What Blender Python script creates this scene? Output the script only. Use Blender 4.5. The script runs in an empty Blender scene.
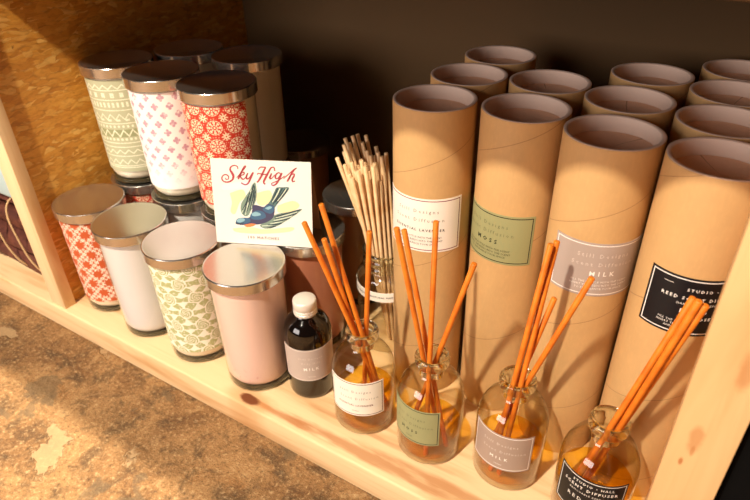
import bpy, bmesh, math, random
from mathutils import Vector, Matrix
PI = math.pi
scene = bpy.context.scene
COL = scene.collection
R = math.radians

# ------------------------------------------------------------------ helpers
def lin(c):
    return tuple((x/12.92 if x <= .04045 else ((x+.055)/1.055)**2.4) for x in [v/255 for v in c]) + (1,)

def obj(name, me, mat=None, parent=None, loc=(0, 0, 0)):
    o = bpy.data.objects.new(name, me)
    COL.objects.link(o)
    o.location = loc
    if mat is not None:
        for m in (mat if isinstance(mat, (list, tuple)) else [mat]):
            me.materials.append(m)
    if parent: o.parent = parent
    return o

def tag(o, label, cat, group=None):
    o['label'] = label; o['category'] = cat
    if group: o['group'] = group
    return o

def thing(name, label, cat, loc=(0, 0, 0), rz=0, group=None):
    o = bpy.data.objects.new(name, None); COL.objects.link(o)
    o.location = loc; o.rotation_euler = (0, 0, rz); o.empty_display_size = .02
    return tag(o, label, cat, group)

def dup(root, loc, label, rz=0, group=None):
    r = root.copy(); COL.objects.link(r); r.location = loc; r.rotation_euler = (0, 0, rz); r['label'] = label
    if group: r['group'] = group
    for ch in list(root.children):
        c = ch.copy(); COL.objects.link(c); c.parent = r
        for g in list(ch.children):
            d = g.copy(); COL.objects.link(d); d.parent = c
    return r

def mesh(verts, faces, uvs=None, smooth=True, sharp=40):
    me = bpy.data.meshes.new('m')
    me.from_pydata([tuple(v) for v in verts], [], faces)
    if uvs:
        ul = me.uv_layers.new(name='UVMap')
        k = 0
        for p in uvs:
            for uv in p: ul.data[k].uv = uv; k += 1
    if smooth:
        me.polygons.foreach_set('use_smooth', [True]*len(me.polygons))
        me.set_sharp_from_angle(angle=R(sharp))
    me.update()
    return me

def lathe(prof, n=72, sharp=40, wob=None):
    """prof: (r,z) from the bottom axis outward; r=0 makes a pole"""
    V, F, U, rows = [], [], [], []
    for r, z in prof:
        if r < 1e-7: rows.append([len(V)]); V.append((0, 0, z))
        else:
            rows.append(list(range(len(V), len(V)+n)))
            for i in range(n):
                a = 2*PI*i/n; V.append((r*math.cos(a), r*math.sin(a), z))
    for k in range(len(prof)-1):
        A, B = rows[k], rows[k+1]; za, zb = prof[k][1], prof[k+1][1]
        if len(A) == 1 and len(B) == 1: continue
        for i in range(n):
            j = (i+1) % n; u0, u1 = i/n, (i+1)/n
            if len(A) == 1: F.append((A[0], B[j], B[i])); U.append(((u0, za), (u1, zb), (u0, zb)))
            elif len(B) == 1: F.append((A[i], A[j], B[0])); U.append(((u0, za), (u1, za), (u0, zb)))
            else: F.append((A[i], A[j], B[j], B[i])); U.append(((u0, za), (u1, za), (u1, zb), (u0, zb)))
    return mesh(V, F, U, True, sharp)

def wrap(r0, r1, a0, a1, z0, z1, t=.0003, n=48, nz=2):
    """curved closed sheet on a cone; uv in metres from its lower left corner"""
    V, F, U = [], [], []
    def vid(i, j, s): return (i*(nz+1)+j)*2+s
    for i in range(n+1):
        a = R(a0+(a1-a0)*i/n)
        for j in range(nz+1):
            f = j/nz; z = z0+(z1-z0)*f; r = r0+(r1-r0)*f
            for s in (0, 1):
                q = r+(t if s else 0.00002); V.append((q*math.cos(a), q*math.sin(a), z))
    L = R(a1-a0)*(r0+r1)/2
    for i in range(n):
        for j in range(nz):
            uv = ((i/n*L, (z1-z0)*j/nz), ((i+1)/n*L, (z1-z0)*j/nz), ((i+1)/n*L, (z1-z0)*(j+1)/nz), (i/n*L, (z1-z0)*(j+1)/nz))
            F.append((vid(i, j, 1), vid(i+1, j, 1), vid(i+1, j+1, 1), vid(i, j+1, 1))); U.append(uv)
            F.append((vid(i, j+1, 0), vid(i+1, j+1, 0), vid(i+1, j, 0), vid(i, j, 0))); U.append(uv[::-1])
    for i in range(n):
        F.append((vid(i, 0, 0), vid(i+1, 0, 0), vid(i+1, 0, 1), vid(i, 0, 1))); U.append(((0, 0),)*4)
        F.append((vid(i, nz, 1), vid(i+1, nz, 1), vid(i+1, nz, 0), vid(i, nz, 0))); U.append(((0, 0),)*4)
    for j in range(nz):
        F.append((vid(0, j, 1), vid(0, j+1, 1), vid(0, j+1, 0), vid(0, j, 0))); U.append(((0, 0),)*4)
        F.append((vid(n, j, 0), vid(n, j+1, 0), vid(n, j+1, 1), vid(n, j, 1))); U.append(((0, 0),)*4)
    return mesh(V, F, U, True, 40)

def box(x0, x1, y0, y1, z0, z1, bev=.0015, seg=2):
    bm = bmesh.new(); bmesh.ops.create_cube(bm, size=1)
    for v in bm.verts:
        v.co = Vector((x0+(v.co.x+.5)*(x1-x0), y0+(v.co.y+.5)*(y1-y0), z0+(v.co.z+.5)*(z1-z0)))
    if bev: bmesh.ops.bevel(bm, geom=bm.edges[:], offset=bev, segments=seg, affect='EDGES', profile=.5)
    me = bpy.data.meshes.new('m'); bm.to_mesh(me); bm.free()
    me.polygons.foreach_set('use_smooth', [True]*len(me.polygons)); me.set_sharp_from_angle(angle=R(35))
    return me

def tube(pts, r, n=8, caps=True):
    """swept round tube through points; r a number or a list"""
    pts = [Vector(p) for p in pts]; m = len(pts)
    rr = r if isinstance(r, (list, tuple)) else [r]*m
    V, F = [], []; up = None
    for k, p in enumerate(pts):
        d = (pts[min(k+1, m-1)]-pts[max(k-1, 0)]).normalized()
        if up is None: up = d.orthogonal().normalized()
        up = (up-d*up.dot(d)).normalized(); w = d.cross(up)
        for i in range(n):
            a = 2*PI*i/n; V.append(p+(up*math.cos(a)+w*math.sin(a))*rr[k])
    for k in range(m-1):
        for i in range(n):
            j = (i+1) % n; F.append((k*n+i, k*n+j, (k+1)*n+j, (k+1)*n+i))
    if caps:
        F.append(tuple(range(n))[::-1]); F.append(tuple(range((m-1)*n, m*n)))
    return mesh(V, F, None, True, 50)

def torus_loop(pts, r, n=6):
    pts = [Vector(p) for p in pts]; return tube(pts+[pts[0]], r, n, False)

# text: built-in font -> mesh, bent round a cylinder
def text_mesh(lines, place):
    """lines: (string, x, z, height, spacing, bold); place(x,z)->3d point"""
    V, F = [], []
    for s, x0, z0, h, sp, bold in lines:
        cu = bpy.data.curves.new('t', 'FONT'); cu.body = s; cu.size = h/.7; cu.align_x = 'CENTER'
        cu.space_character = sp; cu.resolution_u = 1; cu.offset = h*.028 if bold else 0
        cu.dimensions = '2D'; cu.fill_mode = 'FRONT'
        o = bpy.data.objects.new('t', cu); COL.objects.link(o)
        bpy.context.view_layer.update()
        dg = bpy.context.evaluated_depsgraph_get(); me = o.evaluated_get(dg).to_mesh()
        b = len(V)
        for v in me.vertices: V.append(place(x0+v.co.x, z0+v.co.y))
        for p in me.polygons: F.append(tuple(b+i for i in p.vertices))
        o.evaluated_get(dg).to_mesh_clear()
        bpy.data.objects.remove(o); bpy.data.curves.remove(cu)
    return mesh(V, F, None, False)

def cyl_place(r, ac):
    return lambda x, z: (r*math.cos(R(ac)+x/r), r*math.sin(R(ac)+x/r), z)

# ------------------------------------------------------------------ node materials
class G:
    def __init__(s, name):
        s.m = bpy.data.materials.new(name); s.m.use_nodes = True; s.t = s.m.node_tree
        s.t.nodes.clear(); s.out = s.t.nodes.new('ShaderNodeOutputMaterial')
    def n(s, ty, **kw):
        nd = s.t.nodes.new(ty)
        for k, v in kw.items(): setattr(nd, k, v)
        return nd
    def put(s, sock, v):
        if hasattr(v, 'links') or isinstance(v, bpy.types.NodeSocket): s.t.links.new(v, sock)
        elif v is not None: sock.default_value = v
    def m_(s, op, a, b=None, c=None):
        nd = s.n('ShaderNodeMath', operation=op)
        for i, v in enumerate((a, b, c)):
            if v is not None: s.put(nd.inputs[i], v)
        return nd.outputs[0]
    def add(s, a, b): return s.m_('ADD', a, b)
    def sub(s, a, b): return s.m_('SUBTRACT', a, b)
    def mul(s, a, b): return s.m_('MULTIPLY', a, b)
    def lt(s, a, b): return s.m_('LESS_THAN', a, b)
    def gt(s, a, b): return s.m_('GREATER_THAN', a, b)
    def abs(s, a): return s.m_('ABSOLUTE', a)
    def mod(s, a, b): return s.m_('FLOORED_MODULO', a, b)
    def hyp(s, x, y): return s.m_('SQRT', s.add(s.mul(x, x), s.mul(y, y)))
    def step(s, v, lo, hi):
        nd = s.n('ShaderNodeMapRange', interpolation_type='SMOOTHSTEP'); s.put(nd.inputs[0], v); s.put(nd.inputs[1], lo); s.put(nd.inputs[2], hi)
        return nd.outputs[0]
    def uv(s):
        nd = s.n('ShaderNodeUVMap'); sp = s.n('ShaderNodeSeparateXYZ'); s.t.links.new(nd.outputs[0], sp.inputs[0]); return sp.outputs[0], sp.outputs[1]
    def co(s, kind='Object'): return s.n('ShaderNodeTexCoord').outputs[kind]
    def xyz(s, v):
        sp = s.n('ShaderNodeSeparateXYZ'); s.t.links.new(v, sp.inputs[0]); return sp.outputs[:3]
    def vec(s, x, y, z=0):
        nd = s.n('ShaderNodeCombineXYZ')
        for i, v in enumerate((x, y, z)): s.put(nd.inputs[i], v)
        return nd.outputs[0]
    def map(s, v, scale=(1, 1, 1), rot=(0, 0, 0), loc=(0, 0, 0)):
        nd = s.n('ShaderNodeMapping'); s.t.links.new(v, nd.inputs[0]); nd.inputs[1].default_value = loc; nd.inputs[2].default_value = rot; nd.inputs[3].default_value = scale
        return nd.outputs[0]
    def noise(s, v, scale, detail=3, rough=.5, dist=0, col=False):
        nd = s.n('ShaderNodeTexNoise'); s.put(nd.inputs['Vector'], v); nd.inputs['Scale'].default_value = scale; nd.inputs['Detail'].default_value = detail
        nd.inputs['Roughness'].default_value = rough; nd.inputs['Distortion'].default_value = dist
        return nd.outputs[1 if col else 0]
    def voro(s, v, scale, feat='F1', out='Distance', rnd=1):
        nd = s.n('ShaderNodeTexVoronoi', feature=feat); s.put(nd.inputs['Vector'], v); nd.inputs['Scale'].default_value = scale; nd.inputs['Randomness'].default_value = rnd
        return nd.outputs[out]
    def ramp(s, f, stops):
        nd = s.n('ShaderNodeValToRGB'); s.put(nd.inputs[0], f); e = nd.color_ramp.elements
        while len(e) < len(stops): e.new(.5)
        for k, (p, c) in enumerate(stops): e[k].position = p; e[k].color = c
        return nd.outputs[0]
    def mix(s, f, a, b, blend='MIX'):
        nd = s.n('ShaderNodeMix', data_type='RGBA', blend_type=blend); s.put(nd.inputs[0], f); s.put(nd.inputs[6], a); s.put(nd.inputs[7], b); return nd.outputs[2]
    def bump(s, h, strength=.3, dist=.001):
        nd = s.n('ShaderNodeBump'); s.put(nd.inputs['Height'], h); nd.inputs['Strength'].default_value = strength; nd.inputs['Distance'].default_value = dist; return nd.outputs[0]
    def bsdf(s, color, rough=.6, metal=0, bump=None, coat=0, trans=0, ior=1.45, spec=.5):
        nd = s.n('ShaderNodeBsdfPrincipled')
        s.put(nd.inputs['Base Color'], color); s.put(nd.inputs['Roughness'], rough); s.put(nd.inputs['Metallic'], metal)
        nd.inputs['Coat Weight'].default_value = coat; nd.inputs['Coat Roughness'].default_value = .08
        nd.inputs['Transmission Weight'].default_value = trans; nd.inputs['IOR'].default_value = ior; nd.inputs['Specular IOR Level'].default_value = spec
        if bump is not None: s.t.links.new(bump, nd.inputs['Normal'])
        s.t.links.new(nd.outputs[0], s.out.inputs[0]); return s.m

def plain(name, rgb, rough=.6, metal=0, coat=0, spec=.5, trans=0):
    g = G(name); return g.bsdf(lin(rgb), rough, metal, None, coat, trans, 1.45, spec)

def thin_glass(name, face, edge, ior=1.5, power=1.0):
    """clear glass wall: see-through, mirror-like at glancing angles, deeper tint where the wall is seen edge on"""
    g = G(name)
    lw = g.n('ShaderNodeLayerWeight'); lw.inputs[0].default_value = .5
    f = g.m_('POWER', lw.outputs['Facing'], power)
    c = g.mix(f, lin(face), lin(edge))
    tr = g.n('ShaderNodeBsdfTransparent'); g.put(tr.inputs[0], c)
    gl = g.n('ShaderNodeBsdfGlossy'); gl.inputs['Roughness'].default_value = .055; gl.inputs[0].default_value = (1, 1, 1, 1)
    r0 = ((ior-1)/(ior+1))**2; fr_ = g.add(g.mul(g.m_('POWER', lw.outputs['Facing'], 5.0), 1-r0), r0)
    mx = g.n('ShaderNodeMixShader'); g.t.links.new(fr_, mx.inputs[0]); g.t.links.new(tr.outputs[0], mx.inputs[1]); g.t.links.new(gl.outputs[0], mx.inputs[2])
    g.t.links.new(mx.outputs[0], g.out.inputs[0]); return g.m

def pine_mat(name, axis, a=(236, 202, 150), b=(206, 158, 98), knots=(), streaks=()):
    g = G(name); v = g.co()
    sc = [9, 9, 9]; sc[axis] = .9
    w = g.noise(g.map(v, tuple(sc)), 4.0, 4, .55, .6)
    st = [60, 60, 60]; st[axis] = 2.0
    f = g.noise(g.map(v, tuple(st)), 4, 3, .6)
    c = g.ramp(w, [(.30, lin(b)), (.5, lin(a)), (.72, lin(tuple(min(255, x+10) for x in a)))])
    c = g.mix(g.mul(g.step(f, .55, .8), .35), c, lin(b))
    x, y, z = g.xyz(v)
    if axis == 2: y = z
    for kx, ky, rx, ry, amt in streaks:
        d = g.add(g.hyp(g.mul(g.sub(x, kx), 1/rx), g.mul(g.sub(y, ky), 1/ry)), g.mul(g.sub(g.noise(g.map(v, (.35, 2, 1)), 70, 4), .5), 1.6))
        c = g.mix(g.mul(g.step(d, 1.15, .35), amt), c, lin((178, 110, 58)))
    for kx, ky, rx, ry in knots:
        dx = g.mul(g.sub(x, kx), 1/rx); dy = g.mul(g.sub(y, ky), 1/ry)
        d = g.add(g.hyp(dx, dy), g.mul(g.sub(g.noise(g.map(v, (1, 2, 1)), 60, 3), .5), .8))
        c = g.mix(g.mul(g.step(d, 2.6, 1.0), .55), c, lin((196, 132, 74)))
        c = g.mix(g.step(d, 1.0, .55), c, lin((118, 62, 28)))
    bp = g.bump(f, .15, .0006)
    return g.bsdf(c, .62, 0, bp, 0, 0, 1.45, .35)

def osb_mat():
    g = G('osb_board'); v0 = g.co()
    warp = g.noise(v0, 45, 2, .5, 0, True)
    nd = g.n('ShaderNodeVectorMath', operation='MULTIPLY_ADD'); g.t.links.new(warp, nd.inputs[0]); nd.inputs[1].default_value = (.004, .010, .010); g.t.links.new(v0, nd.inputs[2])
    v = nd.outputs[0]
    cols = []
    for rot, sc, l in ((35, (1, 52, 190), 1), (-55, (1, 60, 180), 2), (82, (1, 50, 170), 3), (5, (1, 70, 220), 4)):
        vm = g.map(v, sc, (R(rot), 0, 0), (l*3.1, l*1.7, l))
        vc = g.n('ShaderNodeTexVoronoi', feature='F1'); g.t.links.new(vm, vc.inputs['Vector']); vc.inputs['Scale'].default_value = 1.0
        cx = g.xyz(vc.outputs['Color']); cols.append((cx[0], cx[1], vc.outputs['Distance']))
    def fm(f, a, b): return g.add(g.mul(a, g.sub(1, f)), g.mul(b, f))
    val = cols[0][0]; ed = cols[0][2]
    for k, th in ((1, .5), (2, .6), (3, .62)):
        f = g.gt(cols[k][1], th); val = fm(f, val, cols[k][0]); ed = fm(f, ed, cols[k][2])
    fine = g.noise(g.map(v, (1, 150, 420), (R(25), 0, 0)), 1, 3, .6)
    c = g.ramp(val, [(0, lin((204, 136, 48))), (.35, lin((218, 150, 58))), (.75, lin((226, 162, 68))), (1, lin((242, 190, 102)))])
    c = g.mix(g.mul(g.step(fine, .45, .7), .35), c, lin((176, 112, 42)))
    c = g.mix(g.mul(g.step(ed, .55, .95), .4), c, lin((140, 84, 30)))
    dark = g.step(g.noise(g.map(v, (1, 40, 70)), 1.4, 3, .6), .70, .76)
    c = g.mix(g.mul(dark, .75), c, lin((90, 48, 18)))
    h = g.add(g.mul(val, .6), g.add(g.mul(fine, .3), g.mul(g.sub(1, ed), .3)))
    return g.bsdf(c, .5, 0, g.bump(h, .6, .0015), 0, 0, 1.45, .4)

def concrete_mat():
    g = G('worn_concrete'); v = g.co()
    big = g.noise(v, 7, 5, .62, 1.0); mid = g.noise(v, 34, 6, .68, .4); fine = g.noise(v, 210, 4, .7); grit = g.noise(v, 620, 2, .6)
    c = g.ramp(big, [(.30, lin((98, 66, 38))), (.45, lin((142, 102, 62))), (.58, lin((168, 126, 80))), (.72, lin((146, 94, 46)))])
    c = g.mix(g.mul(g.step(mid, .46, .66), .75), c, lin((84, 62, 40)))
    c = g.mix(g.mul(g.step(mid, .44, .30), .6), c, lin((190, 152, 104)))
    c = g.mix(g.mul(g.step(fine, .52, .70), .65), c, lin((206, 172, 124)))
    c = g.mix(g.mul(g.step(fine, .48, .32), .6), c, lin((66, 46, 28)))
    c = g.mix(g.mul(g.step(grit, .55, .75), .35), c, lin((214, 184, 140)))
    # smooth pale trowelled patches and grey worn ones with crisp outlines
    p1 = g.step(g.noise(g.map(v, (1, 1, 1), (0, 0, 0), (3.4, 1.2, 0)), 9, 6, .66, .35), .600, .625)
    c = g.mix(g.mul(p1, .7), c, lin((176, 144, 104)))
    p2 = g.step(g.noise(g.map(v, (1, 1, 1), (0, 0, 0), (7.1, 5.3, 0)), 10, 6, .66, .3), .58, .62)
    c = g.mix(g.mul(p2, .6), c, lin((108, 90, 66)))
    h = g.mul(g.add(g.add(g.mul(fine, .8), g.mul(mid, .9)), g.mul(grit, .3)), g.sub(1, g.mul(p1, .8)))
    return g.bsdf(c, .7, 0, g.bump(h, .8, .004), 0, 0, 1.45, .35)

def kraft_mat(name, rgb=(204, 162, 108)):
    g = G(name); u, v = g.uv(); oc = g.co()
    rnd = g.n('ShaderNodeObjectInfo').outputs['Random']
    ph = g.m_('FRACT', g.add(g.mul(g.sub(v, g.mul(u, .105)), 1/.105), rnd))
    seam = g.lt(g.abs(g.sub(ph, .5)), .0035)
    n1 = g.noise(oc, 30, 4, .6); n2 = g.noise(g.map(oc, (1, 1, .35)), 420, 2, .6); sp = g.noise(oc, 160, 1)
    c = g.mix(g.mul(g.step(n1, .35, .7), .35), lin(rgb), lin(tuple(int(x*.93) for x in rgb)))
    c = g.mix(g.mul(g.step(n2, .4, .8), .25), c, lin(tuple(min(255, int(x*1.08)) for x in rgb)))
    c = g.mix(g.mul(g.step(sp, .80, .84), .6), c, lin((110, 66, 30)))
    c = g.mix(g.mul(seam, .45), c, lin((120, 74, 36)))
    return g.bsdf(c, .55, 0, g.bump(n1, .1, .001), 0, 0, 1.45, .4)

def label_mat(name, paper, line, w, h, inset=.0022, lw=.00085):
    g = G(name); u, v = g.uv()
    dx = g.m_('MINIMUM', u, g.sub(w, u)); dy = g.m_('MINIMUM', v, g.sub(h, v)); d = g.m_('MINIMUM', dx, dy)
    ln = g.lt(g.abs(g.sub(d, inset)), lw/2)
    n1 = g.noise(g.co(), 500, 2)
    c = g.mix(g.mul(n1, .08), lin(paper), lin(tuple(int(x*.8) for x in paper)))
    c = g.mix(ln, c, lin(line))
    return g.bsdf(c, .5)

# candle papers: u,v in metres
CREAM = lin((246, 238, 222))
def pat_cross():
    g = G('mauve_cross_paper'); u, v = g.uv()
    a, b = .0165, .021; tot = None
    for ox, oy in ((0, 0), (a/2, b/2)):
        x = g.sub(g.mod(g.add(u, ox), a), a/2); y = g.sub(g.mod(g.add(v, oy), b), b/2)
        ax, ay = g.abs(x), g.abs(y)
        # four round petals and a small centre make each motif
        p = g.m_('MINIMUM', g.hyp(g.sub(ax, .0024), y), g.hyp(x, g.sub(ay, .0026)))
        m = g.m_('MAXIMUM', g.step(p, .0021, .0016), g.lt(g.add(ax, ay), .0022))
        tot = m if tot is None else g.m_('MAXIMUM', tot, m)
    nz = g.noise(g.co(), 260, 2)
    tot = g.mul(tot, g.mul(g.step(v, .0, .045), g.step(nz, .2, .55)))
    return g.bsdf(g.mix(g.mul(tot, .85), lin((248, 240, 232)), lin((186, 132, 150))), .5)

def pat_medallion():
    g = G('red_medallion_paper'); u, v = g.uv(); a = .0215
    x = g.sub(g.mod(u, a), a/2); y = g.sub(g.mod(v, a), a/2)
    r = g.hyp(x, y); an = g.m_('ARCTAN2', y, x)
    def ring(r0, r1): return g.mul(g.gt(r, r0), g.lt(r, r1))
    pet = g.mul(g.gt(g.m_('COSINE', g.mul(an, 8)), -.35), ring(.0022, .0068))
    pet = g.mul(pet, g.sub(1, ring(.0042, .0047)))
    c0 = g.m_('MAXIMUM', g.m_('MAXIMUM', g.mul(ring(.0073, .0084), g.gt(g.m_('COSINE', g.mul(an, 16)), -.75)), pet), g.lt(r, .0011))
    x2 = g.sub(g.mod(g.add(u, a/2), a), a/2); y2 = g.sub(g.mod(g.add(v, a/2), a), a/2)
    r2 = g.hyp(x2, y2); an2 = g.m_('ARCTAN2', y2, x2)
    st = g.mul(g.lt(r2, g.mul(g.add(g.m_('COSINE', g.mul(an2, 8)), 2.1), .00165)), g.gt(r2, .0009))
    x3 = g.sub(g.mod(g.add(u, a/2), a/1), a/2); 
    dots = g.mul(g.lt(g.voro(g.vec(u, v), 330, 'F1', 'Distance', .35), .27), g.gt(r, .0092))
    m = g.m_('MAXIMUM', g.m_('MAXIMUM', c0, st), g.mul(dots, .55))
    return g.bsdf(g.mix(m, lin((212, 58, 38)), lin((250, 222, 184))), .5)

def pat_snow():
    g = G('orange_flower_paper'); u, v = g.uv(); a, b = .021, .030; big = None
    for ox, oy in ((0, 0), (a/2, b/2)):
        x = g.sub(g.mod(g.add(u, ox), a), a/2); y = g.sub(g.mod(g.add(v, oy), b), b/2)
        r = g.hyp(x, y); an = g.m_('ARCTAN2', y, x)
        m = g.lt(r, g.add(g.mul(g.m_('COSINE', g.mul(an, 8)), .0011), .0058))
        big = m if big is None else g.m_('MAXIMUM', big, m)
    c, d = .0085, .0085; sm = None
    for ox, oy in ((0, 0), (c/2, d/2)):
        x = g.sub(g.mod(g.add(u, ox), c), c/2); y = g.sub(g.mod(g.add(v, oy), d), d/2)
        r = g.hyp(x, y); an = g.m_('ARCTAN2', y, x)
        m = g.mul(g.lt(r, g.add(g.mul(g.m_('COSINE', g.mul(an, 6)), .0010), .0024)), g.gt(r, .0006))
        sm = m if sm is None else g.m_('MAXIMUM', sm, m)
    f = g.mul(sm, g.sub(1, big))
    return g.bsdf(g.mix(f, lin((196, 88, 44)), lin((246, 230, 208))), .5)

def pat_damask():
    g = G('sage_damask_paper'); u, v = g.uv(); a, b = .030, .040
    w = g.noise(g.vec(u, v), 70, 2, .5, 0, True); wx, wy, _ = g.xyz(w)
    uu = g.add(u, g.mul(g.sub(wx, .5), .007)); vv = g.add(v, g.mul(g.sub(wy, .5), .007)); tot = None
    for ox, oy in ((0, 0), (a/2, b/2)):
        x = g.sub(g.mod(g.add(uu, ox), a), a/2); y = g.sub(g.mod(g.add(vv, oy), b), b/2)
        r = g.hyp(x, y); an = g.m_('ARCTAN2', y, x)
        rose = g.mul(g.lt(r, .0072), g.gt(g.m_('SINE', g.add(g.mul(r, 2300), g.mul(an, 3))), -.55))
        leaf = g.mul(g.mul(g.gt(r, .0085), g.lt(r, g.add(g.mul(g.m_('COSINE', g.mul(an, 6)), .0045), .0125))), 1)
        m = g.m_('MAXIMUM', rose, leaf); tot = m if tot is None else g.m_('MAXIMUM', tot, m)
    tex = g.noise(g.vec(u, v), 380, 2)
    tot = g.mul(tot, g.step(tex, .25, .5))
    return g.bsdf(g.mix(g.mul(tot, .9), lin((246, 240, 220)), lin((170, 172, 104))), .5)

def pat_knit():
    g = G('sage_knit_band_paper'); u, v = g.uv()
    s1 = g.m_('SINE', g.mul(u, 2*PI/.011)); s2 = g.m_('SINE', g.mul(u, 2*PI/.0055))
    tri = g.m_('PINGPONG', u, .0055)
    def band(z0, z1): return g.mul(g.gt(v, z0), g.lt(v, z1))
    def line(z, w=.0006): return g.lt(g.abs(g.sub(v, z)), w)
    def zig(z, amp, w=.0009): return g.lt(g.abs(g.sub(v, g.add(z-amp/2, g.mul(tri, amp/.0055)))), w)
    m = None
    items = [line(.006), line(.0085), line(.108), line(.096), line(.083), line(.066), line(.0345), line(.022), line(.040),
             zig(.014, .006), zig(.028, .005), zig(.053, .008, .0014), zig(.112, .005), zig(.0745, .007),
             g.mul(band(.087, .093), g.gt(s2, .1)), g.mul(band(.099, .105), g.gt(s1, .3)), g.mul(band(.0435, .0465), g.gt(s2, 0)), g.mul(band(.0605, .0635), g.gt(s2, .2)), g.mul(band(.069, .0715), g.gt(s1, .2))]
    for it in items: m = it if m is None else g.m_('MAXIMUM', m, it)
    base = g.mix(band(.048, .058), lin((182, 180, 146)), lin((150, 152, 110)))
    nz = g.noise(g.vec(u, v), 500, 2)
    m = g.mul(m, g.step(nz, .2, .5))
    return g.bsdf(g.mix(g.mul(m, .85), base, lin((240, 234, 206))), .5)

def wax_mat(name, rgb, spots=None):
    g = G(name); v = g.co()
    n1 = g.noise(v, 60, 3); c = g.mix(g.mul(n1, .25), lin(rgb), lin(tuple(int(x*.9) for x in rgb)))
    if spots:
        _, _, z = g.xyz(v)
        f = g.mul(g.step(g.noise(v, 210, 2), .60, .68), g.step(z, .042, .02))
        c = g.mix(g.mul(f, .6), c, lin(spots))
    return g.bsdf(c, .45)

def reed_mat(name, a, b):
    g = G(name); v = g.co('Generated'); oc = g.co()
    n1 = g.noise(oc, 45, 3, .6); n2 = g.noise(oc, 700, 2)
    c = g.mix(g.step(n1, .35, .7), lin(a), lin(b)); c = g.mix(g.mul(n2, .2), c, lin(b))
    return g.bsdf(c, .5)

def leather_mat():
    g = G('dark_brown_leather'); v = g.co()
    n1 = g.noise(v, 40, 4, .6); n2 = g.noise(v, 300, 3)
    c = g.mix(g.step(n1, .35, .7), lin((74, 34, 24)), lin((110, 58, 42)))
    return g.bsdf(c, .6, 0, g.bump(g.add(n1, g.mul(n2, .3)), .5, .002))

# ------------------------------------------------------------------ camera
cam = bpy.data.cameras.new('camera'); co_ = bpy.data.objects.new('camera', cam); COL.objects.link(co_)
PIT, ROL, FPX = 0.99391, -0.02441, 604.0
CY, CZ, YAW = -0.31584, 0.51173, 0.57499
co_.matrix_world = Matrix.Translation((0, CY, CZ)) @ Matrix.Rotation(YAW, 4, 'Z') @ Matrix.Rotation(PIT, 4, 'X') @ Matrix.Rotation(ROL, 4, 'Z')
cam.sensor_width = 36; cam.lens = FPX/750*36; cam.clip_start = .01
cam.dof.use_dof = True; cam.dof.focus_distance = .56; cam.dof.aperture_fstop = 9.0
scene.camera = co_

# ------------------------------------------------------------------ materials
M = {}
M['pine_x'] = pine_mat('pine_board', 0, (232, 196, 148), (204, 152, 98), ((-.385, .010, .017, .0075), (-.10, .006, .03, .005)), ((-.335, .011, .06, .006, .75), (-.23, .014, .13, .008, .7), (-.15, .024, .10, .006, .6), (-.24, .04, .10, .004, .4)))
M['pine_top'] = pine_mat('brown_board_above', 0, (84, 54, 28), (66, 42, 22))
M['pine_z'] = pine_mat('pine_post', 2, (222, 178, 124), (204, 152, 98), (), ((.0412, .2650, .005, .018, .55), (.0302, .2040, .004, .013, .5), (.0268, .1800, .0016, .0042, .9), (.0308, .1925, .0012, .005, .5), (-.725, .2, .004, .03, .3)))
M['pine_pale'] = pine_mat('pale_pine_post', 2, (240, 206, 158), (222, 176, 120))
M['back'] = plain('brown_back_board', (96, 70, 36), .75)
M['osb'] = osb_mat(); M['concrete'] = concrete_mat()
M['black'] = plain('black_board', (4, 3, 3), .95, 0, 0, .15)
M['kraft'] = kraft_mat('kraft_tube'); M['sleeve'] = plain('pale_inner_card', (226, 200, 182), .7); M['plug'] = kraft_mat('kraft_lid', (228, 186, 154))
M['lid'] = None
g = G('brushed_metal_lid'); oc = g.co(); x, y, z = g.xyz(oc)
n_ = g.noise(g.map(oc, (1, 1, 6)), 260, 2)
M['lid'] = g.bsdf(lin((204, 198, 190)), g.add(.16, g.mul(n_, .08)), .94)
M['jar'] = thin_glass('clear_candle_jar', (254, 253, 250), (226, 222, 206), 1.42, 3)
g = G('thick_glass_base'); M['base'] = g.bsdf(lin((150, 138, 104)), .05, 0, None, 0, .75, 1.45)
M['bottle'] = thin_glass('clear_bottle_glass', (253, 251, 243), (136, 120, 66), 1.65, 3.0)
g = G('thick_neck_glass'); M['neck'] = g.bsdf(lin((244, 248, 236)), .03, 0, None, 0, 1.0, 1.45)
M['liquid'] = thin_glass('amber_fragrance_oil', (254, 234, 148), (228, 180, 84), 1.25, 2.5)
M['amber'] = plain('dark_amber_glass', (13, 6, 4), .06, 0, .6)
M['cap'] = plain('white_aluminium_cap', (236, 226, 212), .38, .25)
M['reed'] = reed_mat('orange_reed', (230, 132, 34), (208, 102, 20)); M['reed_nat'] = reed_mat('plain_reed', (240, 206, 158), (222, 178, 124))
M['leather'] = leather_mat(); M['string'] = plain('pale_string', (206, 168, 120), .8); M['cloth'] = plain('pale_blue_cloth', (176, 196, 196), .9)
M['card'] = plain('white_card', (234, 227, 213), .55); M['card_back'] = plain('kraft_card', (150, 108, 70), .7)
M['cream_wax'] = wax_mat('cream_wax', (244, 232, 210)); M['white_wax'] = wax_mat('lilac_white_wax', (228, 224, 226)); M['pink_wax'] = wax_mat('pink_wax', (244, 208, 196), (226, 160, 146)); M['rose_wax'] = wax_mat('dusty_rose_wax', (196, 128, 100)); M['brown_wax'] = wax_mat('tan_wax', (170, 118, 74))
M['cross'] = pat_cross(); M['medal'] = pat_medallion(); M['snow'] = pat_snow(); M['damask'] = pat_damask(); M['knit'] = pat_knit()
INK = {k: plain('ink_'+k, c, .6) for k, c in dict(grey=(150, 138, 126), dark=(62, 48, 44), green=(52, 54, 34), white=(246, 238, 228), rose=(172, 62, 70), brown=(140, 88, 74)).items()}
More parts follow.
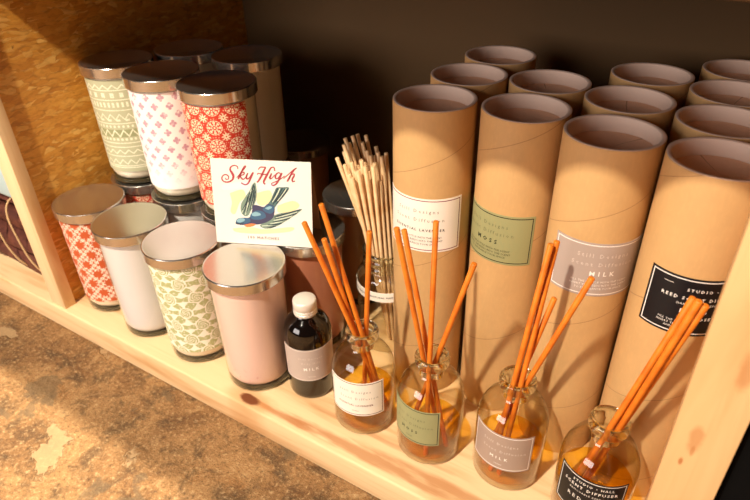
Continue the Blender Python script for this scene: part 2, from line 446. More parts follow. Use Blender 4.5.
INKF = plain('ink_faint_green', (120, 120, 84), .6); INKP = plain('ink_faint_pale', (222, 208, 196), .6)

# ------------------------------------------------------------------ the place
T = .0387; XL = -.7215; YB = .4295; ZU = .4565
bm = bmesh.new(); bmesh.ops.create_grid(bm, x_segments=1, y_segments=1, size=4); me = bpy.data.meshes.new('m'); bm.to_mesh(me); bm.free()
fl = obj('floor', me, M['concrete'], None, (0, 0, -T)); fl['kind'] = 'structure'

SB = Vector((-.35, .21, -T))
unit = thing('shelf_unit', 'low shelf unit of pine boards and strand board standing on the concrete floor', 'shelf', SB)
def upart(name, me, mat, label=None):
    o = obj(name, me, mat, unit, -SB)
    if label: o['label'] = label
    return o
upart('bottom_board', box(-1.5, .8, 0, YB+.02, -T, 0, .003, 3), M['pine_x'], 'pale pine bottom board with a brown knot')
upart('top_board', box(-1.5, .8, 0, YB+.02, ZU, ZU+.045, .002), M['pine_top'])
upart('post', box(-.7445, -.7140, .003, .019, 0, ZU, .001), M['pine_pale'])
upart('post', box(.0165, .0522, 0, .019, 0, ZU, .0012), M['pine_z'])
upart('side_panel', box(XL-.0165, XL, .019, YB, 0, ZU, 0), M['osb'], 'orange strand board panel')
upart('side_panel', box(.0365, .0522, .019, YB, 0, ZU, 0), M['osb'])
upart('back_panel', box(-1.5, .8, YB, YB+.012, 0, ZU, 0), M['back'], 'dark brown back board')
upart('bay_cover', box(.0526, .7, .012, .016, 0, ZU, 0), M['black'], 'black board closing the bay past the right post')

# ------------------------------------------------------------------ candles
HC, LH = .15446, .0124
def jr(z): return .0388+(.0405-.0388)*z/.142
lid_me = lathe([(0, HC-LH+.0015), (.0400, HC-LH+.0015), (.0405, HC-LH), (.0434, HC-LH), (.0438, HC-LH+.0006), (.0438, HC-.0009), (.0433, HC-.0002), (.0424, HC), (.0414, HC-.0004), (0, HC-.0004)], 96, 30)
jar_me = lathe([(0, .0004), (.0355, .0002), (.0378, .0012), (jr(.004), .004), (jr(.05), .05), (jr(.10), .10), (jr(HC-LH-.0002), HC-LH-.0002)], 80, 50)
base_me = lathe([(0, .0008), (.0350, .0008), (.0374, .0022), (jr(.005)-.0006, .005), (jr(.007)-.0009, .0072), (.034, .0056), (0, .0050)], 80, 40)
def wax_me(top=.132): return lathe([(0, .0054), (.029, .0060), (.0340, .0080), (jr(.015)-.0018, .0135), (jr(.02)-.0015, .020), (jr(.05)-.0013, .05), (jr(.10)-.0013, .10), (jr(top)-.0013, top), (0, top)], 80, 40)
WAX = wax_me(.1408)
def candle(label, loc, wax, paper=None, a0=0, a1=360, z0=.0195, z1=.1398, group='jar candles on the shelf', lidlab=None):
    t = thing('jar_candle', label, 'candle', loc, 0, group)
    obj('lid', lid_me, M['lid'] if not lid_me.materials else None, t)
    obj('glass_jar', jar_me, M['jar'] if not jar_me.materials else None, t)
    obj('glass_base', base_me, M['base'] if not base_me.materials else None, t)
    obj('wax', WAX.copy(), M[wax], t)
    if paper:
        obj('paper_wrap', wrap(jr(z0), jr(z1), a0, a1, z0, z1, .0004, 80, 4), M[paper], t)
    return t
UP = HC+.0002
P = dict(c1=(-.6772, .0615), c2=(-.5888, .0533), c3=(-.4995, .0527), c4=(-.406, .0545), A=(-.6770, .1500), B=(-.5888, .1437), C=(-.5005, .1446), D=(-.637, .2325), E=(-.548, .2455), d=(-.391, .1443), e=(-.391, .248), f=(-.557, .3450))
V3 = lambda k, z=0: (P[k][0], P[k][1], z)
candle('orange and cream flower patterned jar candle beside the left post', V3('c1'), 'cream_wax', 'snow', -250, 109)
candle('plain frosted white jar candle between the orange and the sage green flowered ones', V3('c2'), 'white_wax')
candle('sage green damask flowered jar candle in the front row', V3('c3'), 'cream_wax', 'damask', -250, 109)
candle('plain pink jar candle with the white matchbook on its lid', V3('c4'), 'pink_wax')
candle('sage green knit banded jar candle on the upper layer against the strand board', V3('A', UP), 'cream_wax', 'knit', -250, 109)
candle('white jar candle with mauve cross motifs on the upper layer', V3('B', UP), 'cream_wax', 'cross', -250, 109)
candle('red jar candle with cream medallions on the upper layer behind the matchbook', V3('C', UP), 'cream_wax', 'medal', -258, -2)
candle('jar candle with dark red paper underneath the sage green knit banded candle', V3('A'), 'cream_wax', 'medal', -250, 109)
candle('plain white jar candle underneath the mauve cross candle', V3('B'), 'white_wax')
candle('plain jar candle underneath the red medallion candle', V3('C'), 'white_wax')
candle('dusty rose jar candle behind the pink one and the dark bottle', V3('d'), 'rose_wax')
candle('shadowed tan jar candle beside the jar of plain reeds', V3('e'), 'brown_wax')
candle('candle in deep shadow near the back board, behind the matchbook', V3('f'), 'brown_wax')
candle('shadowed upper candle behind the knit banded and mauve cross ones', V3('D', UP), 'cream_wax')
candle('shadowed candle at the back of the upper layer, right behind the red medallion candle', V3('E', UP), 'cream_wax')
candle('lower candle in shade at the back near the strand board', V3('D'), 'cream_wax')
candle('lower candle hidden in shade at the back behind the middle stack', V3('E'), 'cream_wax')

# ------------------------------------------------------------------ cardboard tubes
RT, HT = .0378, .3312
body_me = lathe([(0, .0002), (RT-.001, .0002), (RT, .0012), (RT, HT-.0010), (RT-.0004, HT-.0006), (RT-.0030, HT-.0006), (RT-.0030, HT-.03), (0, HT-.03)], 96, 40)
sleeve_me = lathe([(RT-.0032, HT-.028), (RT-.0031, HT-.00055), (RT-.0004, HT-.00055), (RT-.0002, HT-.0002), (RT-.0008, HT), (RT-.0030, HT), (RT-.0038, HT-.0006), (RT-.0038, HT-.028), (RT-.0032, HT-.028)], 96, 40)
plug_me = lathe([(0, HT-.0165), (RT-.0039, HT-.0165), (RT-.0039, HT-.0138), (RT-.0046, HT-.0132), (0, HT-.0130)], 96, 30)
def cardtube(label, xy, group=None, rz=0):
    t = thing('cardboard_tube', label, 'tube', (xy[0], xy[1], 0), rz, group)
    for nm, me, mt in (('tube_body', body_me, 'kraft'), ('inner_sleeve', sleeve_me, 'sleeve'), ('tube_lid', plug_me, 'plug')):
        obj(nm, me, None if me.materials else M[mt], t)
    return t
def tube_label(t, a0, z0, h, mat, lines, ink_a, ink_b=None, lab=None):
    a1 = a0+131; ac = (a0+a1)/2; L = R(131)*RT
    o = obj('paper_label', wrap(RT, RT, a0, a1, z0, z0+h, .0003, 56, 2), mat, t)
    if lab: o['label'] = lab
    pl = cyl_place(RT+.0005, ac)
    fine = [l[:6] for l in lines if l[6] == 0]; strong = [l[:6] for l in lines if l[6] == 1]
    conv = lambda ls: [(s, x, z0+h*(1-f), hh, sp, b) for s, x, f, hh, sp, b in ls]
    obj('label_heading', text_mesh(conv(fine), pl), ink_a, o)
    obj('label_lettering', text_mesh(conv(strong), pl), ink_b or ink_a, o)
def std_lines(name, h, sp):
    return [('Still Designs', -.001, .26, .0036, 1.55, 0, 0), ('Scent Diffusion', .0, .42, .0036, 1.55, 0, 0), (name, 0, .60, h, sp, .006, 1),
            ('FILL THE BOTTLE WITH THE SCENT', 0, .735, .0019, 1.1, 0, 1), ('INSERT THE REEDS INTO THE SCENT', 0, .80, .0019, 1.1, 0, 1), ('TO FRAGRANCE YOUR SPACE', 0, .865, .0019, 1.1, 0, 1)]
TUB = dict(T1=(-.2377, .1555), T2=(-.1585, .1705), T3=(-.0812, .1521), T4=(-.0034, .1408), T5=(-.2403, .2332), T6=(-.1641, .2487), T7=(-.0882, .2333), T8=(-.0106, .2180), T9=(-.2394, .3110), T11=(-.0862, .3167), T12=(-.0114, .2941), T13=(-.0113, .3707))
LW_ = R(131)*RT
t = cardtube('kraft tube with the white lavender label, leftmost of the front row', TUB['T1'], 'labelled tubes in the front row')
tube_label(t, -147.5, .1905, .0575, label_mat('white_label', (250, 240, 226), (128, 40, 66), LW_, .0575), std_lines('ESSENTIAL LAVENDER', .0026, 1.5), INK['grey'], INK['dark'], 'white label with a wine red border')
t = cardtube('kraft tube with the green moss label, second in the front row', TUB['T2'], 'labelled tubes in the front row', 0)
tube_label(t, -172, .1935, .0512, label_mat('green_label', (158, 156, 108), (34, 34, 24), LW_, .0512), std_lines('MOSS', .0042, 1.8), INKF, INK['green'], 'sage green label with a black border')
t = cardtube('kraft tube with the taupe milk label, third in the front row', TUB['T3'], 'labelled tubes in the front row')
tube_label(t, -126, .2005, .0515, label_mat('taupe_label', (178, 160, 148), (246, 238, 230), LW_, .0515), std_lines('MILK', .0042, 1.8), INKP, INK['white'], 'taupe label with a white border')
t = cardtube('kraft tube with the black label, nearest to the right post', TUB['T4'], 'labelled tubes in the front row')
tube_label(t, -128.5, .2000, .0520, label_mat('black_label', (10, 12, 18), (240, 236, 228), LW_, .0520),
           [('STUDIO \u2022 HALL', .0035, .22, .0024, 1.6, .012, 0), ('REED SCENT DIFFUSER', -.003, .37, .0027, 1.5, .008, 1), ('HANDY AND REFILLABLE', .0, .46, .0019, 1.3, 0, 1),
            ('R E D', -.006, .60, .0038, 1.6, 0, 1), ('ROSE', .002, .71, .0026, 1.5, .012, 1), ('FILL THE BOTTLE', -.018, .78, .0017, 1.2, 0, 1), ('INSERT THE REEDS', -.0175, .835, .0017, 1.2, 0, 1), ('AND ENJOY', -.016, .89, .0017, 1.2, 0, 1), ('\u2014\u2014', -.028, .16, .0024, 1, .01, 1)],
           INK['white'], INK['white'], 'black label with a white border')
for k, lab in (('T5', 'unlabelled kraft tube behind the white labelled one'), ('T6', 'unlabelled kraft tube behind the green labelled one'), ('T7', 'unlabelled kraft tube behind the taupe labelled one'),
               ('T8', 'unlabelled kraft tube behind the black labelled one'), ('T9', 'third kraft tube of the leftmost column, by the back board'), ('T11', 'kraft tube in the third row behind the taupe labelled column'),
               ('T12', 'third kraft tube of the rightmost column, cut by the photo edge'), ('T13', 'rearmost kraft tube of the rightmost column, nearest the back board')):
    cardtube(lab, TUB[k], 'kraft tubes behind the front row', R(37*len(lab)))

# ------------------------------------------------------------------ diffuser bottles
RB = .0332
bot_me = lathe([(0, .0030), (.020, .0024), (.0262, .0004), (.0292, .0003), (.0318, .0018), (RB, .0055), (RB, .066), (.0329, .072), (.0316, .079), (.0292, .0855), (.0258, .0912), (.0215, .0955), (.0175, .0985), (.0150, .1010), (.0139, .1040), (.0137, .1085)], 96, 60)
rim_me = lathe([(.0137, .1085), (.0150, .1092), (.0163, .1108), (.0168, .1135), (.0168, .1172), (.0160, .1196), (.0146, .1206), (.0128, .1202), (.0120, .1190), (.0117, .1160), (.0117, .1010), (.0119, .0985)], 72, 60)
def liq_me(h): return lathe([(0, .0052), (.022, .0052), (.0285, .0062), (.0308, .009), (.0314, .013), (.0314, h-.0006), (.0318, h), (.0300, h-.0008), (0, h-.0008)], 80, 60)
def bottle(label, xy, liq, a0, mat, border, lines, ink_a, ink_b, lab):
    t = thing('diffuser_bottle', label, 'bottle', (xy[0], xy[1], 0.0001), 0, 'glass reed diffuser bottles along the shelf edge')
    obj('glass_body', bot_me, None if bot_me.materials else M['bottle'], t)
    obj('neck_ring', rim_me, None if rim_me.materials else M['neck'], t)
    obj('fragrance_oil', liq_me(liq), M['liquid'], t)
    w = 106; z0, h = .0315, .046; L = R(w)*RB
    o = obj('paper_label', wrap(RB, RB, a0, a0+w, z0, z0+h, .0003, 48, 2), label_mat('small_'+lab.split()[0]+'_label', mat, border, L, h, .0018, .0008), t); o['label'] = lab
    pl = cyl_place(RB+.0005, a0+w/2); conv = lambda ls: [(s, x, z0+h*(1-f), hh, sp, b) for s, x, f, hh, sp, b in ls]
    obj('label_heading', text_mesh(conv([l[:6] for l in lines if l[6] == 0]), pl), ink_a, o)
    obj('label_lettering', text_mesh(conv([l[:6] for l in lines if l[6] == 1]), pl), ink_b, o)
def sl(name, h, sp): return [('Still Designs', 0, .30, .0030, 1.5, 0, 0), ('Scent Diffusion', .004, .50, .0030, 1.5, 0, 0), (name, 0, .70, h, sp, .012, 1), ('100ml', 0, .86, .0018, 1.2, 0, 1)]
BP = dict(B1=(-.2626, .0618), B2=(-.1853, .0646), B3=(-.1060, .0781), B4=(-.0240, .0715))
bottle('clear reed diffuser bottle with the white label, next to the dark bottle', BP['B1'], .040, -126, (250, 240, 224), (120, 60, 50), sl('ESSENTIAL LAVENDER', .0022, 1.25), INK['grey'], INK['brown'], 'white label')
bottle('clear reed diffuser bottle with the sage green moss label', BP['B2'], .030, -153, (158, 156, 110), (34, 34, 24), sl('MOSS', .0034, 1.9), INKF, INK['green'], 'green label')
bottle('clear reed diffuser bottle with the taupe milk label', BP['B3'], .038, -140.5, (170, 146, 130), (246, 238, 230), sl('MILK', .0034, 1.9), INKP, INK['white'], 'taupe label')
bottle('clear reed diffuser bottle with the black label, nearest the right post', BP['B4'], .046, -140.5, (10, 11, 16), (236, 232, 224),
       [('STUDIO \u2022 HALL', .002, .17, .0026, 1.4, .008, 0), ('SCENT DIFFUSER', 0, .31, .0032, 1.4, .010, 1), ('REMOVABLE REED LID', 0, .42, .0019, 1.3, 0, 1), ('RED ROSE', 0, .62, .0040, 1.5, 0, 1), ('100ml', 0, .84, .0018, 1.2, 0, 1)], INK['white'], INK['white'], 'black label')

# ------------------------------------------------------------------ orange reeds
REEDS = {
'B1': [[[-0.287, 0.0189, 0.2566], [-0.2457, 0.0795, 0.006]], [[-0.2799, 0.0345, 0.2687], [-0.2416, 0.0718, 0.006]], [[-0.2735, 0.0268, 0.2402], [-0.2638, 0.0871, 0.006]], [[-0.2452, 0.0545, 0.2418], [-0.27, 0.0704, 0.006]]],
'B2': [[[-0.2002, 0.0239, 0.2748], [-0.1825, 0.079, 0.006]], [[-0.2133, 0.0584, 0.2515], [-0.165, 0.0634, 0.006]], [[-0.1907, 0.0719, 0.2595], [-0.1779, 0.0429, 0.006]], [[-0.1491, 0.0592, 0.239], [-0.2102, 0.0726, 0.006]]],
'B3': [[[-0.0966, 0.0776, 0.2642], [-0.1147, 0.0601, 0.006]], [[-0.0941, 0.0842, 0.2641], [-0.1061, 0.0596, 0.006]], [[-0.0886, 0.0846, 0.2114], [-0.1238, 0.0642, 0.006]], [[-0.0613, 0.0693, 0.2507], [-0.1282, 0.0799, 0.006]]],
'B4': [[[0.0049, 0.0678, 0.2597], [-0.0444, 0.0559, 0.006]], [[0.0084, 0.0461, 0.2727], [-0.0339, 0.0797, 0.006]], [[0.0127, 0.0487, 0.2691], [-0.0346, 0.0901, 0.006]], [[0.0097, 0.07, 0.2478], [-0.0454, 0.0769, 0.006]]]}
RL = {'B1': ('white labelled', ['orange reed leaning furthest left in the %s bottle', 'longest orange reed in the %s bottle, pointing past the matchbook', 'shorter orange reed between the two left ones in the %s bottle', 'upright orange reed at the right of the %s bottle, before the jar']),
      'B2': ('green labelled', ['leftmost orange reed in the %s bottle', 'orange reed close beside the leftmost one in the %s bottle', 'nearly upright orange reed in the middle of the %s bottle', 'orange reed leaning right out of the %s bottle']),
      'B3': ('taupe labelled', ['tall orange reed at the left of the %s bottle', 'tall orange reed touching the taupe label edge, in the %s bottle', 'short orange reed in the middle of the %s bottle', 'orange reed leaning furthest right out of the %s bottle']),
      'B4': ('black labelled', ['topmost orange reed of the bunch in the %s bottle', 'second orange reed of the bunch in the %s bottle', 'rightmost orange reed of the bunch in the %s bottle', 'lowest orange reed in front of the bunch in the %s bottle'])}
def stick(name, top, bot, r, mat, label, cat, group, n=10):
    top, bot = Vector(top), Vector(bot); d = top-bot; L = d.length
    me = lathe([(0, 0), (r*.9, 0), (r, .0003), (r, L*.5), (r, L-.0004), (r*.85, L), (0, L)], n, 50)
    o = obj(name, me, mat, None, bot); o.rotation_euler = d.to_track_quat('Z', 'Y').to_euler()
    return tag(o, label, cat, group)
for k, sts in REEDS.items():
    nm, labs = RL[k]
    for (tp, bt), lb in zip(sts, labs): stick('diffuser_reed', tp, bt, .00245, M['reed'], lb % nm, 'reed', 'orange reeds in the diffuser bottles')

# ------------------------------------------------------------------ jar of plain reeds
JC = (-.308, .184)
t = thing('reed_jar', 'clear glass jar full of plain reeds behind the white labelled diffuser', 'jar', (JC[0], JC[1], .0001))
obj('glass_body', lathe([(0, .0028), (.028, .0022), (.0315, .0003), (.0338, .0008), (.0352, .004), (.0356, .05), (.0356, .094), (.0346, .1015), (.0310, .1065), (.0268, .1090), (.0262, .1105)], 80, 60), M['bottle'], t)
obj('neck_ring', lathe([(.0262, .1105), (.0276, .1120), (.0280, .1140), (.0276, .1160), (.0262, .1172), (.0262, .1200), (.0276, .1215), (.0280, .1235), (.0276, .1255), (.0262, .1267), (.0262, .1300), (.0276, .1315), (.0279, .1335), (.0266, .1350), (.0248, .1346), (.0240, .1325), (.0240, .1090)], 80, 60), M['neck'], t)
o = obj('paper_band', wrap(.0357, .0357, -250, 60, .0800, .0930, .0003, 90, 2), label_mat('band_paper', (250, 242, 226), (250, 242, 226), 9, .0125, .004, .0001), t)
obj('label_lettering', text_mesh([('PLAIN REEDS  \u2022  NATURAL MADE IN', .0, .0853, .0024, 1.25, .006)], cyl_place(.0362, -88)), INK['dark'], o)
rnd = random.Random(4); k = 0
pts = []
for i in range(-5, 6):
    for j in range(-5, 6):
        x = (i+.5*(j % 2))*.0055; y = j*.00476
        if math.hypot(x, y) < .0166: pts.append((x, y))
LEAN = ((-.3514, .157, .2462), (-.3038, .2082, .0055))
stick('plain_reed', LEAN[0], LEAN[1], .0022, M['reed_nat'], 'plain reed leaning out furthest left from the bundle in the jar', 'reed', 'plain reeds bundled in the glass jar', 8)
for x, y in pts:
    front = (-y*.84+x*.54)/.0166
    zt = .247-.010*front+rnd.uniform(-.016, .012)
    def at(z):
        dz = z-.135; kk = 1+3.0*dz; w = 6.2*dz
        return (JC[0]-.0044-.150*dz+x*kk-y*w, JC[1]-.0030-.070*dz+y*kk+x*w, z)
    if min((Vector(LEAN[0]).lerp(Vector(LEAN[1]), q/30)-Vector(at(LEAN[0][2]+(LEAN[1][2]-LEAN[0][2])*q/30))).length for q in range(31)) < .0044: continue
    stick('plain_reed', at(zt), at(.0055), .0022, M['reed_nat'], 'plain pale wooden reed in the bundle standing in the glass jar', 'reed', 'plain reeds bundled in the glass jar', 8)

# ------------------------------------------------------------------ dark bottle
t = thing('dark_bottle', 'dark amber glass refill bottle with white cap and taupe milk label', 'bottle', (-.3393, .0680, .0001))
RM = .0264
obj('glass_body', lathe([(0, .001), (.021, .001), (.0240, 0), (.0256, .002), (RM, .006), (RM, .078), (.0260, .0845), (.0246, .0905), (.0220, .0960), (.0180, .1005), (.0135, .1035), (.0115, .1060), (.0112, .112), (0, .112)], 72, 60), M['amber'], t)
cp = [(0, .1235), (.0112, .1235), (.0121, .1230), (.0126, .1220)]
prof = [(0, .1090), (.0124, .1055), (.0127, .1060), (.0127, .1085), (.0121, .1090), (.0127, .1098), (.0127, .1120), (.0122, .1126), (.0126, .1132)]+cp[::-1]
V_ = lathe([(0, .1130), (.0118, .1128), (.0122, .1057)]+prof[1:], 60, 35); obj('screw_cap', V_, M['cap'], t)
o = obj('paper_label', wrap(RM, RM, -125, 28, .0290, .0735, .0003, 56, 2), label_mat('dark_bottle_label', (190, 172, 160), (240, 226, 214), R(153)*RM, .0445, .0012, .0005), t)
pl = cyl_place(RM+.0005, -49)
obj('label_heading', text_mesh([('Still Designs', 0, .0600, .0026, 1.4, 0), ('Body Milk', 0, .0535, .0024, 1.5, 0)], pl), INKP, o)
obj('label_lettering', text_mesh([('MILK', 0, .0445, .0040, 1.6, .014), ('100ml', 0, .0345, .0018, 1.3, 0)], pl), INK['white'], o)

# ------------------------------------------------------------------ matchbook standing like a tent
A_, B_ = Vector((-.4598, .0694, HC+.0002)), Vector((-.3593, .1140, HC+.0002))
u_ = (B_-A_).normalized(); bk = Vector((-u_.y, u_.x, 0)); W = (B_-A_).length; DEP, HH = .0205, .0925
fr = thing('matchbook', 'big white folded matchbook with a swallow standing open on the pink candle', 'matchbook', (A_+B_)/2+bk*.02)
base = (A_+B_)/2+bk*.02
Wt = .985
def panel_pt(s, tt, off=0):
    """s 0..1 left to right, tt 0 at the top fold .. 1 at the bottom"""
    up = bk*DEP+Vector((0, 0, HH)); n = u_.cross(up).normalized()
    return A_+u_*(W*s)+up*(1-tt)+n*off-base
def sheet(f, th=.0007):
    q = [f(0, 0, 0), f(1, 0, 0), f(1, 1, 0), f(0, 1, 0), f(0, 0, -th), f(1, 0, -th), f(1, 1, -th), f(0, 1, -th)]
    return mesh(q, [(3, 2, 1, 0), (4, 5, 6, 7), (0, 1, 5, 4), (1, 2, 6, 5), (2, 3, 7, 6), (3, 0, 4, 7)], None, False)
front = obj('front_cover', sheet(panel_pt), M['card'], fr); front['label'] = 'white cover printed with a swallow'
def back_pt(s, tt, off=0):
    up = -bk*(.041-DEP)+Vector((0, 0, HH-.0006)); n = up.cross(u_).normalized()
    return A_+bk*.041+u_*(W*s)+up*(1-tt)-n*(-off)-base
def bp2(s, tt, off=0):
    up = -bk*(.0412-DEP-.0008)+Vector((0, 0, HH-.0010)); n = up.cross(u_).normalized()
    return A_+bk*.0412+u_*(W*s)+up*(1-tt)+n*off-base
obj('back_cover', sheet(bp2), M['card_back'], fr)
TLx, TRx, BLx, BRx = (211, 160), (309.3, 165), (219, 242), (313.3, 248)
def px2st(x, y):
    s, t_ = .5, .5
    for _ in range(8):
        xl = TLx[0]+(BLx[0]-TLx[0])*t_; xr = TRx[0]+(BRx[0]-TRx[0])*t_; s = (x-xl)/(xr-xl)
        yt = TLx[1]+(TRx[1]-TLx[1])*s; yb = BLx[1]+(BRx[1]-BLx[1])*s; t_ = (y-yt)/(yb-yt)
    return s, t_
def spline(pts, n=6):
    out = []; m = len(pts)
    for i in range(m-1):
        p0, p1, p2, p3 = pts[max(i-1, 0)], pts[i], pts[i+1], pts[min(i+2, m-1)]
        for k in range(n):
            t_ = k/n
            out.append(tuple(.5*((2*p1[q])+(-p0[q]+p2[q])*t_+(2*p0[q]-5*p1[q]+4*p2[q]-p3[q])*t_*t_+(-p0[q]+3*p1[q]-3*p2[q]+p3[q])*t_**3) for q in range(len(p1))))
    out.append(tuple(pts[-1])); return out
def conv_px(scale, ox, oy): return lambda p: px2st(p[0]/scale+ox, p[1]/scale+oy)
def ribbon(V, F, pts, off, cv):
    """pts (x, y, width) in tracing units"""
    pts = spline(pts, 7); b = len(V)
    for i, p in enumerate(pts):
        q0, q1 = pts[max(i-1, 0)], pts[min(i+1, len(pts)-1)]
        dx, dy = q1[0]-q0[0], q1[1]-q0[1]; l = math.hypot(dx, dy) or 1; nx, ny = -dy/l*p[2]*.58, dx/l*p[2]*.58
        for sg in (1, -1): V.append(panel_pt(*cv((p[0]+nx*sg, p[1]+ny*sg)), off))
    for i in range(len(pts)-1): F.append((b+2*i, b+2*i+1, b+2*i+3, b+2*i+2))
def fillpoly(V, F, pts, off, cv, sm=True):
    if sm: pts = spline([tuple(p) for p in pts]+[tuple(pts[0])], 5)[:-1]
    b = len(V); 
    for p in pts: V.append(panel_pt(*cv(p), off))
    F.append(tuple(range(b, b+len(pts))))
def printed(name, mat, polys=(), ribs=(), off=.0002, cv=None, label=None):
    V, F = [], []
    for p in polys: fillpoly(V, F, p, off, cv)
    for r in ribs: ribbon(V, F, r, off, cv)
    me = mesh(V, F, None, False)
    bm = bmesh.new(); bm.from_mesh(me); bmesh.ops.triangulate(bm, faces=bm.faces[:]); bm.to_mesh(me); bm.free()
    o = obj(name, me, mat, front)
    o.location = (0, 0, 0)
    if label: o['label'] = label
    return o
# lettering traced as pen strokes
cvT = conv_px(9.146, 218, 162)
S_ = [
 # S with its curl
 [(192, 78, 8), (186, 56, 8), (160, 46, 9), (130, 58, 11), (122, 84, 14), (140, 112, 18), (152, 140, 18), (142, 170, 14), (110, 188, 11), (70, 186, 10), (48, 162, 10), (56, 134, 9), (84, 124, 8), (108, 140, 8), (106, 162, 7), (86, 166, 7), (80, 152, 6)],
 # k
 [(182, 152, 6), (214, 116, 8), (248, 76, 8), (262, 56, 7), (250, 54, 8), (230, 90, 12), (206, 140, 14), (196, 166, 12)],
 [(204, 144, 7), (226, 112, 8), (246, 106, 9), (246, 124, 9), (216, 136, 8), (226, 158, 12), (244, 166, 9), (264, 146, 7), (280, 114, 7)],
 # y
 [(282, 112, 10), (268, 146, 13), (276, 164, 11), (298, 150, 8), (322, 112, 8)],
 [(330, 106, 12), (306, 160, 14), (286, 200, 12), (262, 214, 9), (238, 206, 9), (224, 196, 10)],
 # H
 [(376, 84, 8), (392, 64, 9), (424, 64, 9), (438, 68, 10), (424, 94, 14), (398, 148, 16), (374, 186, 12), (362, 190, 9)],
 [(366, 128, 7), (376, 116, 8), (420, 126, 8), (462, 122, 8)],
 [(520, 84, 8), (512, 66, 8), (488, 70, 10), (466, 106, 15), (436, 162, 17), (424, 190, 13), (432, 208, 9), (440, 204, 7)],
 # i
 [(470, 158, 6), (494, 118, 10), (482, 146, 13), (482, 164, 11), (500, 156, 7), (522, 130, 6)],
 [(516, 86, 10), (521, 92, 10), (524, 88, 8)],
 # g
 [(574, 122, 8), (552, 112, 9), (530, 134, 12), (530, 160, 11), (552, 158, 8), (578, 122, 9)],
 [(584, 114, 12), (566, 158, 14), (540, 204, 13), (512, 222, 9), (496, 214, 8), (502, 200, 7), (540, 186, 7), (580, 162, 7), (612, 140, 6)],
 # h
 [(600, 164, 6), (650, 120, 8), (690, 86, 8), (714, 74, 7), (700, 82, 9), (676, 110, 12), (644, 168, 14), (632, 190, 12)],
 [(646, 164, 8), (668, 132, 8), (690, 124, 9), (692, 140, 12), (676, 170, 13), (682, 190, 10), (702, 184, 7)],
]
printed('title_lettering', INK['rose'], (), S_, .0003, cvT, 'red script reading Sky High')
cvB = conv_px(8.925, 230, 180)
def pm(n, c): return plain('print_'+n, c, .6)
printed('cloud_tint', pm('pale_yellow', (236, 216, 164)), [[(10, 120), (120, 90), (150, 150), (100, 200), (60, 300), (20, 280), (30, 200)], [(250, 120), (360, 100), (380, 180), (300, 230), (250, 200)], [(430, 230), (560, 190), (620, 230), (560, 280), (440, 290)], [(40, 430), (200, 420), (330, 440), (560, 420), (540, 460), (300, 480), (80, 465)]], (), .00012, cvB)
printed('sky_tint', pm('pale_blue', (206, 218, 220)), [[(-60, 50), (40, 30), (180, 30), (170, 80), (60, 90), (-50, 90)], [(260, 40), (400, 40), (390, 80), (280, 90)]], (), .00010, cvB)
wing1 = [(205, 50), (232, 30), (246, 90), (246, 160), (232, 210), (200, 270), (175, 315), (140, 318), (112, 280), (112, 215), (150, 150), (190, 90)]
tail = [(335, 228), (370, 180), (400, 110), (420, 75), (470, 72), (528, 78), (490, 140), (440, 200), (405, 250), (380, 270)]
wing2 = [(390, 320), (440, 300), (530, 285), (640, 260), (600, 300), (520, 355), (440, 405), (370, 432), (320, 432), (280, 405), (330, 370)]
body = [(66, 372), (80, 345), (120, 335), (180, 335), (205, 300), (215, 230), (250, 225), (310, 240), (345, 215), (400, 235), (405, 290), (390, 340), (340, 375), (270, 395), (200, 395), (130, 400), (75, 392)]
printed('swallow_wing', pm('wing_green', (120, 140, 122)), [wing1, wing2], (), .00022, cvB)
printed('swallow_tail', pm('tail_green', (84, 112, 108)), [tail], (), .00024, cvB)
printed('swallow_body', pm('body_plum', (66, 62, 88)), [body], (), .00028, cvB)
printed('swallow_back', pm('back_blue', (62, 94, 122)), [[(190, 330), (205, 296), (250, 272), (310, 285), (330, 330), (280, 352), (220, 350)], [(300, 262), (345, 222), (398, 238), (402, 275), (370, 300), (325, 285)], [(68, 372), (80, 345), (125, 335), (185, 340), (195, 370), (150, 388), (90, 386)]], (), .00034, cvB)
printed('swallow_shine', pm('shine', (136, 174, 184)), [[(206, 300), (235, 284), (275, 294), (285, 312), (240, 322), (212, 316)], [(322, 252), (362, 234), (382, 246), (352, 264)], [(74, 366), (84, 346), (120, 338), (146, 348), (140, 366), (100, 378)]], (), .0004, cvB)
printed('swallow_throat', pm('throat_orange', (240, 130, 70)), [[(140, 400), (190, 388), (245, 392), (215, 412), (165, 418)]], (), .00036, cvB)
feath = []
for a_, b_ in (((215, 60), (160, 290)), ((228, 60), (190, 270)), ((236, 100), (210, 235)), ((190, 110), (125, 270)), ((170, 150), (135, 300)), ((222, 45), (175, 200))): feath.append([(a_[0], a_[1], 7), ((a_[0]+b_[0])/2+6, (a_[1]+b_[1])/2, 9), (b_[0], b_[1], 5)])
for a_, b_ in (((630, 265), (420, 320)), ((600, 298), (410, 345)), ((540, 340), (390, 375)), ((470, 385), (350, 400)), ((500, 300), (400, 330)), ((420, 410), (330, 420)), ((515, 90), (420, 215)), ((470, 80), (390, 220)), ((495, 84), (410, 200)), ((430, 80), (375, 200))): feath.append([(a_[0], a_[1], 8), ((a_[0]+b_[0])/2, (a_[1]+b_[1])/2+4, 10), (b_[0], b_[1], 5)])
feath.append([(66, 384, 8), (110, 386, 6), (140, 380, 4)])
pale = []
for a_, b_ in (((222, 70), (150, 260)), ((238, 120), (200, 250)), ((200, 90), (120, 290)), ((182, 180), (150, 310)), ((600, 285), (420, 335)), ((560, 320), (400, 360)), ((500, 355), (370, 390)), ((430, 395), (300, 408)), ((505, 82), (430, 190)), ((450, 80), (385, 200)), ((390, 415), (330, 425))): pale.append([(a_[0], a_[1], 6), ((a_[0]+b_[0])/2+3, (a_[1]+b_[1])/2+3, 9), (b_[0], b_[1], 5)])
printed('feather_highlights', pm('feather_pale', (206, 214, 190)), (), pale, .00043, cvB)
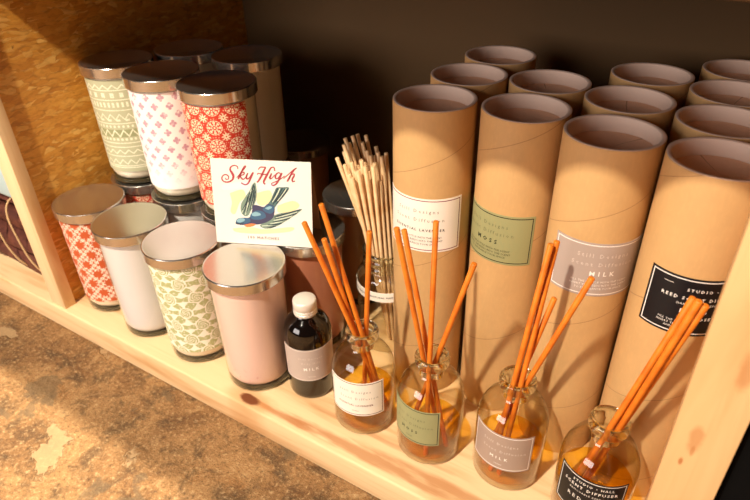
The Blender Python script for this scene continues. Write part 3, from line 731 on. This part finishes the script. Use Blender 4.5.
printed('feather_lines', pm('feather_dark', (40, 56, 62)), (), feath, .00046, cvB)
# caption along the lower edge, printed on the tilted cover
def cap_place(x, z):
    s, t_ = px2st(265.0, 239.3); p = (s+x/W, t_-z/.0948); return panel_pt(p[0], p[1], .0003)
o = obj('caption_lettering', text_mesh([('100 MATCHES', 0, 0, .0032, 1.35, 1)], cap_place), INK['brown'], front)

# ------------------------------------------------------------------ left bay: brown leather bundle and pale cloth
t = thing('leather_bundle', 'bundle of dark brown leather rolls tied with pale string left of the post', 'leather bundle', (-.90, .075, 0))
BB = Vector((-.90, .075, 0)); rnd = random.Random(11)
for (y, z, ry, rz_, x0, x1) in ((.048, .0165, .021, .0165, -1.10, -.762), (.098, .0170, .026, .017, -1.08, -.765), (.050, .0500, .023, .0172, -1.12, -.758), (.100, .0510, .025, .017, -1.1, -.765), (.056, .0840, .022, .0166, -1.09, -.765), (.100, .0840, .022, .0166, -1.09, -.770), (.068, .1130, .026, .0128, -1.10, -.762)):
    V, F = [], []; n, m = 20, 26; ph = rnd.uniform(0, 6)
    for i in range(m+1):
        x = x0+(x1-x0)*i/m; e = 1 if 0 < i < m else .8
        for j in range(n):
            a = 2*PI*j/n; w = e*(1+.07*math.sin(3*a+ph+i*.25)+.05*math.sin(7*a+i*.5+ph))*.93
            V.append(Vector((x, y+ry*w*math.cos(a), z+rz_*w*math.sin(a)))-BB)
    for i in range(m):
        for j in range(n): F.append((i*n+j, i*n+(j+1) % n, (i+1)*n+(j+1) % n, (i+1)*n+j))
    F.append(tuple(range(n))[::-1]); F.append(tuple(range(m*n, m*n+n)))
    obj('leather_roll', mesh(V, F, None, True, 50), M['leather'], t)
for x in (-.812, -.862):
    pts = []
    for i in range(40):
        a = 2*PI*i/40; c, s = math.cos(a), math.sin(a)
        pts.append(Vector((x+.012*math.sin(2*a)-.01*s, .074+.0535*abs(c)**.55*(1 if c > 0 else -1), .0655+.0645*abs(s)**.7*(1 if s > 0 else -1)))-BB)
    o = obj('string', torus_loop(pts, .0014), M['string'], t); o['label'] = 'pale tying string'
V, F = [], []; n, m = 12, 12; CB = Vector((-.88, .075, .1262))
me = box(-.98, -.790, .034, .125, .1262, .176, .008, 3); o = obj('folded_cloth', me, M['cloth'], None); tag(o, 'pale blue folded cloth on top of the brown leather bundle', 'cloth')

# ------------------------------------------------------------------ light
def point(name, loc, w, col, r):
    l = bpy.data.lights.new(name, 'POINT'); l.energy = w; l.color = col; l.shadow_soft_size = r
    o = bpy.data.objects.new(name, l); COL.objects.link(o); o.location = loc; return o
point('front_lamp', (-.41, -1.10, 1.83), 235, (1, .90, .74), .035)
point('ceiling_lamp', (-.45, .36, 2.45), 520, (1, .89, .72), .05)
l = bpy.data.lights.new('front_fill', 'AREA'); l.shape = 'RECTANGLE'; l.size = 1.2; l.size_y = .9; l.energy = 32; l.color = (1, .89, .84)  # added soft fill from the front left, no actual window there
o = bpy.data.objects.new('front_fill', l); COL.objects.link(o); o.location = (-.95, -2.1, .80); o.rotation_euler = (Vector((-.25, .2, .25))-Vector(o.location)).to_track_quat('-Z', 'Y').to_euler()
wd = bpy.data.worlds.new('room'); scene.world = wd; wd.use_nodes = True
bg = wd.node_tree.nodes['Background']; bg.inputs[0].default_value = (1, .86, .72, 1); bg.inputs[1].default_value = .03
vs = scene.view_settings; vs.view_transform = 'Standard'; vs.look = 'None'; vs.exposure = 0.0; vs.gamma = 1; vs.use_curve_mapping = False
